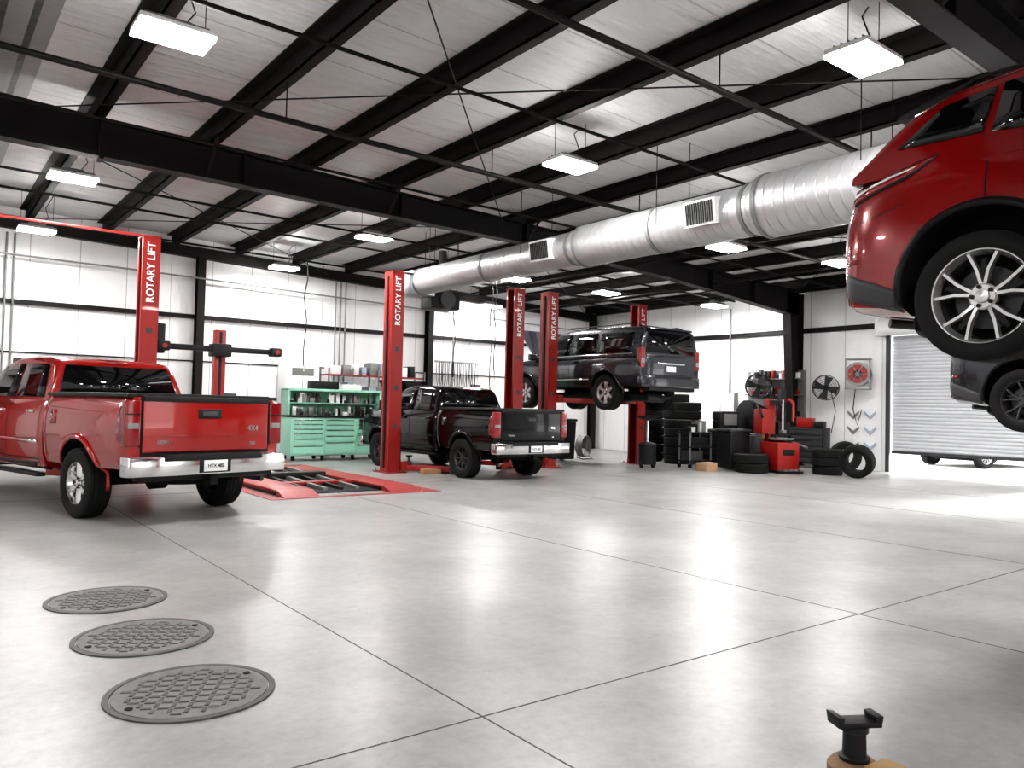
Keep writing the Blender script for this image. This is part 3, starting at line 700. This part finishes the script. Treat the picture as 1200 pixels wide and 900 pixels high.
# ------------------------------------------------------------------ manhole covers
def manhole(x,y,rz):
    g=grp('manhole_cover',(x,y,0),rz)
    lathe('frame_ring',[(0,.385),(.008,.385),(.010,.37),(.008,.356),(0,.356)],iron2,g,(0,0,0),'z',64,closed=True)
    lathe('lid',[(.0,.350),(.008,.350),(.009,.325),(.006,.318),(.006,.0)],iron,g,(0,0,0),'z',64)
    V=[];F=[]
    st=.052
    for i in range(-6,7):
        for j in range(-6,7):
            cx,cy=i*st,j*st
            if math.hypot(cx,cy)>.295 : continue
            a=rad(45) if (i+j)%2 else rad(-45)
            k=len(V); L_,w_=.025,.010
            for z,q in ((.005,1.0),(.010,.85)):
                for dx,dy in ((-L_,-w_),(L_,-w_),(L_,w_),(-L_,w_)):
                    V.append((cx+q*(dx*math.cos(a)-dy*math.sin(a)),cy+q*(dx*math.sin(a)+dy*math.cos(a)),z))
            F+=[tuple(k+t for t in f) for f in BF]
    mk('tread_pattern',V,F,iron2,g,smooth=False)
    for a in (0,math.pi): cyl('pick_hole',.018,.004,(.31*math.cos(a),.31*math.sin(a),.0095),under,g)
manhole(1.12,3.93,.3); manhole(1.14,4.98,.2); manhole(1.13,6.03,.4)

# ------------------------------------------------------------------ alignment rack
g=grp('alignment_rack',(0,0,0))
bxx('pit_shade_sheet',(4.5,11.4,0),(6.6,17.0,.012),under,g)  # black sheet laid on the floor, painted stand-in for the pit's shade
for x0 in (4.35,6.1):
    bxx('runway',(x0,11.35,.045),(x0+.55,17.1,.085),lift_red,g,.01)
    prism('ramp',[(11.0,.0),(11.35,.0),(11.35,.083),(11.3,.083)],'x',x0,x0+.55,lift_red,g)
    bxx('side_plate',(x0,11.4,.01),(x0+.03,17.1,.05),plastic,g); bxx('side_plate_b',(x0+.52,11.4,.01),(x0+.55,17.1,.05),plastic,g)
    lathe('turn_plate',[(0,.24),(.015,.24),(.018,.0)],mgray,g,(x0+.27,15.9,.085),'z',32)
bxx('cross_member',(4.9,12.4,.03),(6.1,12.6,.08),lift_red,g,.01); bxx('cross_member_b',(4.9,15.4,.03),(6.1,15.6,.08),lift_red,g,.01)
for i in range(4): beam('scissor_link',(5.0+.28*i,11.7,.03),(5.1+.28*i,14.9,.10),.07,.05,mgray if i%2 else plastic,g)
bxx('jack_beam',(5.0,13.4,.05),(6.05,13.65,.15),plastic,g,.01)
multibox('floor_trim_plate',[((4.1,10.9,0),(6.95,11.05,.006)),((6.75,11.05,0),(6.95,17.2,.006)),((4.1,11.05,0),(4.3,17.2,.006))],lift_red,g)

# alignment camera tower
g=grp('alignment_camera_tower',(5.35,17.6,0))
bxx('base',(-.35,-.3,0),(.35,.3,.08),plastic,g,.02)
bxx('mast',(-.12,-.1,.08),(.12,.1,2.95),lift_red,g,.02)
bxx('mast_slot',(-.03,-.105,.3),(.03,-.1,2.9),plastic,g)
bxx('boom',(-1.2,-.2,2.46),(1.2,-.08,2.58),plastic,g,.03)
bxx('boom_carriage',(-.20,-.26,2.36),(.20,.12,2.64),plastic,g,.03)
for s in (-1,1):
    bxx('camera_pod',(s*1.08,-.3,2.42),(s*1.32,-.02,2.62),plastic,g,.04); cyl('lens',.05,.04,(s*1.2,-.31,2.52),lift_red,g,'y')
bxx('screen',(-1.40,-.24,2.36),(-1.18,-.12,2.98),plastic,g,.02)
for s in (-1,1): beam('leg',(0,0,.06),(s*.5,-.3,.04),.08,.05,plastic,g)

# ------------------------------------------------------------------ mint tool chest
g=grp('tool_chest',(8.4,18.2,0))
bxx('cabinet',(-1.25,-.33,.13),(1.25,.35,1.04),mint,g,.012)
bxx('worktop',(-1.27,-.36,1.04),(1.27,.37,1.09),plastic,g,.008)
for c in range(3):
    x0=-1.21+c*.82; zs=[.17,.38,.55,.68,.79,.90,1.01]
    if c==1: zs=[.17,.46,.62,.76,.89,1.01]
    for i in range(len(zs)-1):
        bxx('drawer_front',(x0,-.35,zs[i]),(x0+.79,-.325,zs[i+1]-.015),mint,g,.005)
        bxx('drawer_pull',(x0+.03,-.365,zs[i+1]-.04),(x0+.76,-.345,zs[i+1]-.022),chrome,g,.003)
for x in (-1.15,-.4,.4,1.15):
    for y in (-.25,.27): cyl('caster',.06,.05,(x,y,.065),rubber,g,'x')
bxx('hutch_back',(-1.25,.3,1.09),(1.25,.35,1.72),mint,g); bxx('hutch_side_l',(-1.25,-.1,1.09),(-1.2,.35,1.72),mint,g); bxx('hutch_side_r',(1.2,-.1,1.09),(1.25,.35,1.72),mint,g)
bxx('hutch_top',(-1.25,-.12,1.68),(1.25,.35,1.74),mint,g,.01)
bxx('hutch_shelf',(-1.2,-.02,1.38),(1.2,.3,1.40),mint,g)
random.seed(9)
for i in range(90):
    top_=i>=46
    x=random.uniform(-1.15,1.08); z=1.401 if top_ else 1.091
    w_=random.uniform(.03,.13); h_=random.uniform(.05,.25)
    y=random.uniform(0,.15) if top_ else random.uniform(-.2,.15)
    bxx('tool_item',(x,y,z),(x+w_,y+.07,z+h_),random.choice([white,plastic,mgray,dgray,mgray,white,plastic]),g,.006)
bxx('storage_case',(-.6,-.02,1.741),(.1,.32,1.93),plastic,g,.02); bxx('parts_box',(.2,0,1.741),(.7,.3,1.88),white,g,.01)

g=grp('white_utility_cabinet',(8.15,19.95,0))
bxx('body',(-.45,-.3,.05),(.45,.3,2.5),white,g,.02); bxx('door_split',(-.005,-.305,.1),(.005,-.3,2.4),dgray,g); bxx('vent',(-.3,-.306,2.1),(.3,-.3,2.3),mgray,g)
for s in (-1,1): bxx('handle',(s*.04,-.33,1.2),(s*.06,-.3,1.5),mgray,g)
g=grp('parts_shelf',(10.3,19.8,0))
for z in (.3,1.0,1.6,2.15): bxx('shelf_board',(-1.5,-.3,z),(1.5,.3,z+.03),lift_red if z>2 else mgray,g)
for x in (-1.48,0,1.48):
    for y in (-.28,.28): bxx('upright',(x-.02,y-.02,0),(x+.02,y+.02,2.35),mgray,g)
for z in (.33,1.03,1.63,2.18):
    x=-1.4
    while x<1.2:
        w_=random.uniform(.12,.3); bxx('carton',(x,-.22,z+.001),(x+w_,.2,z+random.uniform(.10,.36)),random.choice([cardboard,cardboard,plastic,mgray,blue,white,white]),g,.006); x+=w_+random.uniform(.02,.12)
g=grp('workbench',(1.0,19.6,0))
bxx('top',(-2.5,-.4,.9),(2.5,.4,.95),mgray,g,.01); bxx('back_rail',(-2.5,.36,.95),(2.5,.4,1.2),mgray,g)
for x in (-2.4,0,2.4):
    for y in (-.35,.35): bxx('leg',(x-.03,y-.03,0),(x+.03,y+.03,.9),mgray,g)
bxx('monitor',(.5,-.05,1.1),(1.2,0,1.6),plastic,g,.02); bxx('monitor_stand',(.8,-.02,.95),(.9,.05,1.2),plastic,g)
bxx('tool_case',(-1.4,-.2,.951),(-.7,.2,1.35),lift_red,g,.02)
for x,z,m in ((1.95,2.15,white),(4.0,2.0,white),(6.5,1.5,white),(14.2,2.0,white)):
    gg=grp('wall_sign',(x,20.44,z)); box('panel',(.5,.02,.36),(0,0,0),m,gg,.004); box('printing',(.38,.006,.12),(0,-.012,.03),dgray,gg); box('printing_b',(.38,.006,.04),(0,-.012,-.09),mgray,gg)
g=grp('hanging_belts',(13.4,20.3,0))
box('hook_rail',(1.6,.04,.06),(0,0,2.75),mgray,g)
for i in range(14):
    x=-.72+.11*i; d=random.uniform(.5,1.1)
    tube('belt',[(x-.03,-.04,2.74),(x-.04,-.05,2.74-d*.6),(x,-.05,2.74-d),(x+.04,-.05,2.74-d*.6),(x+.03,-.04,2.74)],.012,plastic if i%3 else mgray,g)

# ------------------------------------------------------------------ tires
def tire_obj(name,loc,R=.37,w=.24,parent=None,rot=(0,0,0)):
    return lathe(name,tire_prof(R,R*.62,w),rubber,parent,loc,'z',44,closed=True,rot=rot,ang=25)
def stack(x,y,n,R=.37,w=.235,lean=.02):
    g=grp('tire_stack',(x,y,0))
    for i in range(n):
        tire_obj('tire',(random.uniform(-lean,lean),random.uniform(-lean,lean),w/2+i*w*1.002),R*random.uniform(.97,1.02),w,g)
stack(16.35,13.95,5); stack(17.15,14.3,7); stack(17.0,13.4,4,.40); stack(16.4,15.0,8); stack(17.6,15.1,8); stack(18.3,13.9,6)
stack(15.75,11.2,2,.39,.22); stack(17.05,10.05,3,.33,.2)
tire_obj('leaning_tire',(16.75,9.15,.375),.37,.24,None,(rad(4),rad(80),rad(12)))
tire_obj('leaning_tire',(18.3,10.3,.375),.37,.24,None,(rad(4),rad(80),rad(50)))

# tire changer
g=grp('tire_changer',(16.5,10.95,0),rad(-20))
bxx('cabinet',(-.3,-.35,.05),(.3,.35,.72),lift_red,g,.03)
bxx('foot',(-.34,-.45,0),(.34,.42,.06),plastic,g,.01)
bxx('front_badge',(-.16,-.358,.42),(.16,-.345,.56),plastic,g,.01)
for k in range(4): bxx('pedal',(-.25+.14*k,-.56,.06),(-.17+.14*k,-.35,.09),mgray,g,.005)
lathe('turntable',[(0,.08),(.05,.3),(.09,.3),(.10,.1),(.10,0)],mgray,g,(0,-.05,.73),'z',28)
for k in range(4):
    a=k*math.pi/2+.4; box('clamp_jaw',(.1,.05,.07),(.22*math.cos(a),-.05+.22*math.sin(a),.86),plastic,g,.01,(0,0,a))
bxx('column',(-.10,.30,.4),(.10,.5,1.75),lift_red,g,.02)
bxx('swing_arm',(-.06,-.12,1.6),(.06,.45,1.72),plastic,g,.015)
cyl('tool_shaft',.03,.75,(0,-.1,1.35),chrome,g); box('mount_head',(.10,.14,.08),(0,-.13,.97),mgray,g,.02)
bxx('air_tank_shroud',(.15,.25,.1),(.5,.55,1.2),plastic,g,.05)
bxx('control_box',(-.42,.1,.9),(-.2,.45,1.5),lift_red,g,.03)
bxx('helper_column',(.28,.32,1.2),(.42,.48,2.0),plastic,g,.02)
tube('helper_arm',[(.35,.4,1.7),(.42,.2,1.75),(.35,-.05,1.65),(.3,-.1,1.2)],.035,lift_red,g)
tube('helper_arm_b',[(-.1,.4,1.5),(-.5,.2,1.6),(-.55,-.1,1.3)],.03,plastic,g)
tube('bead_breaker_arm',[(.3,.35,.5),(.55,.2,.7),(.55,-.3,.6)],.03,mgray,g)
tube('air_hose',[(.1,.5,1.7),(.3,.7,2.1),(.5,.8,1.5),(.4,.6,.6)],.012,plastic,g)
cyl('regulator',.05,.12,(-.2,.38,.85),yellow,g)
g=grp('wheel_balancer',(16.2,12.0,0),rad(-15))
bxx('body',(-.35,-.28,.03),(.25,.28,.95),plastic,g,.06,3)
bxx('weight_tray',(-.38,-.3,.93),(.28,.3,1.0),dgray,g,.03)
bxx('display',(-.3,.12,1.0),(.2,.2,1.42),plastic,g,.03); bxx('screen',(-.24,.105,1.08),(.14,.12,1.36),mgray,g)
cyl('shaft',.025,.4,(.42,0,.85),chrome,g,'x')
prism('wheel_guard_hood',[(.35*math.cos(a)*1.25+0,.95+.62*math.sin(a)+.15) for a in [rad(x) for x in range(-20,201,20)]]+[(-.35,.9),(.35,.9)],'x',.3,.5,plastic,g,bevel=.02)
g=grp('tool_cart',(15.6,12.75,0),rad(-10))
for z in (.15,.5,.85): bxx('shelf',(-.35,-.22,z),(.35,.22,z+.04),plastic,g,.01)
for x in (-.33,.33):
    for y in (-.2,.2):
        bxx('post',(x-.015,y-.015,.1),(x+.015,y+.015,.9),mgray,g); lathe('caster',[(-.02,.05),(.02,.05)],rubber,g,(x,y,.05),'x',16)
for i in range(9): bxx('tool_item',(-.3+.065*i,-.15,.891),(-.25+.065*i,.1,.93+random.uniform(.03,.3)),random.choice([white,plastic,mgray,lift_red]),g,.005)
bxx('lower_box',(-.3,-.18,.191),(.1,.18,.42),dgray,g,.01); bxx('lower_box_b',(-.25,-.18,.541),(.25,.18,.75),plastic,g,.01)
g=grp('diagnostic_cart',(17.7,12.4,0),rad(-30))
bxx('cabinet',(-.3,-.25,.1),(.3,.25,1.0),dgray,g,.02); bxx('monitor',(-.27,-.02,1.15),(.27,.03,1.52),plastic,g,.01); bxx('display',(-.24,-.026,1.18),(.24,-.02,1.49),white,g)
bxx('arm',(-.03,0,1.0),(.03,.05,1.2),plastic,g); bxx('keyboard',(-.25,-.3,1.0),(.25,-.1,1.03),plastic,g)
for x in (-.25,.25):
    for y in (-.2,.2): lathe('caster',[(-.02,.05),(.02,.05)],rubber,g,(x,y,.05),'x',16)
g=grp('waste_bin',(13.9,15.95,0))
prism('bin',[(-.27,.05),(.27,.05),(.33,1.05),(-.33,1.05)],'y',-.3,.3,plastic,g,bevel=.03); box('lid',(.7,.66,.07),(0,0,1.09),plastic,g,.03)
for s in (-1,1): lathe('wheel',[(-.03,.08),(.03,.08)],rubber,g,(s*.3,.25,.08),'x',20)
g=grp('oil_drain_caddy',(14.35,13.2,0))
lathe('drain_pan',[(0,.08),(.10,.30),(.12,.30),(.03,.06)],plastic,g,(0,0,1.15),'z',28); cyl('stem',.04,.7,(0,0,.8),chrome,g)
lathe('tank',[(0,.0),(0,.22),(.5,.22),(.55,.1),(.55,0)],plastic,g,(0,0,.08),'z',28)
for a in range(4): lathe('caster',[(-.02,.04),(.02,.04)],rubber,g,(.2*math.cos(a*1.57),.2*math.sin(a*1.57),.04),'x',12)
g=grp('roller_tool_cabinet',(18.75,11.55,0),rad(-80))
bxx('body',(-.45,-.25,.12),(.45,.25,1.05),plastic,g,.02)
for i in range(6): bxx('drawer',(-.42,-.265,.16+.145*i),(.42,-.25,.29+.145*i),dgray,g,.004); bxx('pull',(-.38,-.28,.27+.145*i),(.38,-.265,.28+.145*i),chrome,g)
for x in (-.38,.38):
    for y in (-.2,.2): lathe('caster',[(-.02,.06),(.02,.06)],rubber,g,(x,y,.06),'x',16)
bxx('top_case',(-.3,-.15,1.051),(.1,.15,1.3),lift_red,g,.02); bxx('toolbag',(.15,-.12,1.051),(.4,.12,1.22),plastic,g,.03)
def fan(name,loc,R,rz,stand=True,mt=mgray,tilt=0):
    g=grp(name,loc,rz); g.rotation_euler=(tilt,0,rz)
    lathe('shroud',[(-.1,R),(.1,R),(.1,R-.012),(-.1,R-.012)],mt,g,(0,0,0),'y',36,closed=True)
    pol=[]
    for rr in [R*k/6 for k in range(1,7)]:
        pol.append([(rr*math.cos(a*math.pi/14),-.11,rr*math.sin(a*math.pi/14)) for a in range(29)])
    for k in range(12):
        a=k*math.pi/6; pol.append([(0,-.12,0),(R*math.cos(a),-.10,R*math.sin(a))])
    tubes('guard',pol,.004,mt,g)
    cyl('motor',.07,.16,(0,.02,0),plastic,g,'y')
    for k in range(4):
        a=k*math.pi/2+.3; o=mk('blade',[(.05,-.02,-.04),(.05,.03,.06),(R*.9,.05,.12),(R*.9,-.04,-.10)],[(0,1,2,3)],dgray,g,rot=(0,a,0),fix=False)
    return g
g=fan('drum_fan',(15.0,16.2,.36),.30,rad(20)); 
tube('stand',[(-.36,0,-.0),(-.36,.0,-.3),(-.3,-.15,-.345),(.3,-.15,-.345),(.36,0,-.3),(.36,0,0)],.014,mgray,g)
for (y,z,R) in ((11.25,2.1,.33),(13.3,2.15,.36)):
    g=fan('wall_fan',(19.0,y,z),R,rad(-65),mt=plastic); tube('bracket',[(0,.1,0),(.12,.42,-.1)],.03,plastic,g)
    tube('power_cord',[(.1,.3,-.1),(.2,.42,-.6),(.1,.44,-1.2)],.01,plastic,g)
g=grp('hose_reel',(19.15,10.45,2.45),rad(-70))
for s in (-1,1):
    lathe('reel_flange',[(-.01,.30),(.01,.30),(.01,.24),(-.01,.24)],mgray,g,(0,s*.13,0),'y',36,closed=True)
    for k in range(6):
        a=k*math.pi/3; beam('reel_spoke',(0,s*.13,0),(.27*math.cos(a),s*.13,.27*math.sin(a)),.02,.02,mgray,g)
lathe('hose_coil',[(-.11,.10),(-.11,.24),(-.08,.26),(-.04,.245),(0,.265),(.04,.245),(.08,.26),(.11,.24),(.11,.10)],lift_red,g,(0,0,0),'y',36,closed=True)
for s in (-1,1): beam('cage_bar',(s*.28,-.15,-.38),(s*.28,-.15,.38),.03,.03,mgray,g); 
box('cage_top',(.6,.34,.03),(0,0,.38),mgray,g,.01); box('cage_bottom',(.6,.34,.03),(0,0,-.38),mgray,g,.01); box('mount',(.2,.2,.2),(0,.24,0),mgray,g)
tube('dropped_hose',[(-.05,-.1,-.36),(-.1,-.12,-.9),(0,-.1,-1.3),(.1,-.08,-.9)],.014,plastic,g)
g=grp('wall_hook_signs',(19.46,0,0))
for i,(y,z) in enumerate(((10.75,1.45),(10.3,1.45),(10.75,1.05),(10.3,1.05),(10.75,.65),(10.3,.65))):
    prism('chevron',[(y-.15,z+.06),(y,z-.07),(y+.15,z+.06),(y+.15,z-.0),(y,z-.15),(y-.15,z-.0)],'x',-.01,.02,blue if i%2 else mgray,g)
g=grp('electrical_panel',(19.41,14.6,1.6)); box('enclosure',(.16,.5,.8),(0,0,0),mgray,g,.01); box('cover',(.02,.44,.74),(-.09,0,0),white,g,.005); tube('conduit',[(0,0,.4),(0,0,2.9)],.025,mgray,g); box('conduit_low',(.05,.05,1.2),(0,0,-1.0),mgray,g)
g=grp('parts_carton',(15.0,11.9,0),0); bxx('carton_body',(-.2,-.15,0),(.2,.15,.2),cardboard,g,.006); bxx('tape',(-.2,-.025,.195),(.2,.025,.202),white,g)
g=grp('wheel_weight_rack',(19.3,13.0,0))
bxx('panel',(.05,-.9,1.0),(.15,.9,2.6),mgray,g)
for zs in (1.3,1.9,2.35):
    bxx('shelf',(-.15,-.85,zs),(.1,.85,zs+.03),mgray,g)
    for i in range(12): bxx('item',(-.08,-.8+.13*i,zs+.031),(.04,-.72+.13*i,zs+.06+random.uniform(.05,.22)),random.choice([plastic,white,lift_red,dgray]),g,.004)

# ------------------------------------------------------------------ near-right lift arm foot
g=grp('lift_arm_adapter',(2.985,1.63,0),0)
lathe('base_plate',[(0,.0),(0,.10),(.03,.10),(.05,.08),(.055,.0)],tanm,g,(0,0,0),'z',36)
lathe('stem',[(.05,.055),(.065,.058),(.07,.045),(.16,.043),(.165,.052),(.188,.052)],plastic,g,(0,0,0),'z',28)
gg=grp('saddle',(0,0,0),rad(-30),g)
box('saddle_plate',(.18,.09,.02),(0,0,.197),plastic,gg,.005)
prism('saddle_lip_a',[(-.09,.2),(-.07,.2),(-.065,.228),(-.095,.232)],'y',-.045,.045,plastic,gg,bevel=.003)
prism('saddle_lip_b',[(.07,.2),(.09,.2),(.095,.232),(.065,.228)],'y',-.045,.045,plastic,gg,bevel=.003)
beam('swing_arm',(.04,-.06,.03),(-.05,-1.1,.03),.14,.05,yellow,g,.006)

# ------------------------------------------------------------------ world + sun
w=bpy.data.worlds.new('World'); sc.world=w; w.use_nodes=True
nt=w.node_tree; bg=nt.nodes['Background']
sky=nt.nodes.new('ShaderNodeTexSky'); sky.sky_type='HOSEK_WILKIE'; sky.turbidity=8; sky.sun_direction=(.7,-.2,.6)
mx=nt.nodes.new('ShaderNodeMix'); mx.data_type='RGBA'; mx.inputs[0].default_value=.85; mx.inputs[7].default_value=(1,1,1,1)
nt.links.new(sky.outputs[0],mx.inputs[6]); nt.links.new(mx.outputs[2],bg.inputs['Color']); bg.inputs['Strength'].default_value=2.4
sd=bpy.data.lights.new('sun','SUN'); sd.energy=16; sd.angle=rad(9); so=bpy.data.objects.new('sun',sd); COL.objects.link(so)
so.rotation_euler=Vector((-1,.16,-.42)).to_track_quat('-Z','Y').to_euler(); so.location=(30,3,12)

# ------------------------------------------------------------------ camera
cd=bpy.data.cameras.new('camera'); cam=bpy.data.objects.new('camera',cd); COL.objects.link(cam)
cd.sensor_width=36; cd.lens=917/1200*36; cd.clip_start=.05; cd.clip_end=300
ya,pi_,ro=rad(37.5),rad(1.7),rad(1.33)
f=Vector((math.sin(ya)*math.cos(pi_),math.cos(ya)*math.cos(pi_),math.sin(pi_)))
r0=Vector((math.cos(ya),-math.sin(ya),0)); u0=r0.cross(f)
r=r0*math.cos(ro)+u0*math.sin(ro); u=u0*math.cos(ro)-r0*math.sin(ro)
m=Matrix((r,u,-f)).transposed().to_4x4(); m.translation=(0,0,1.4); cam.matrix_world=m
sc.camera=cam
sc.view_settings.view_transform='Standard'
sc.view_settings.exposure=0
try:
    sc.view_settings.look='Medium High Contrast'
except Exception as e: print('LOOK',e)
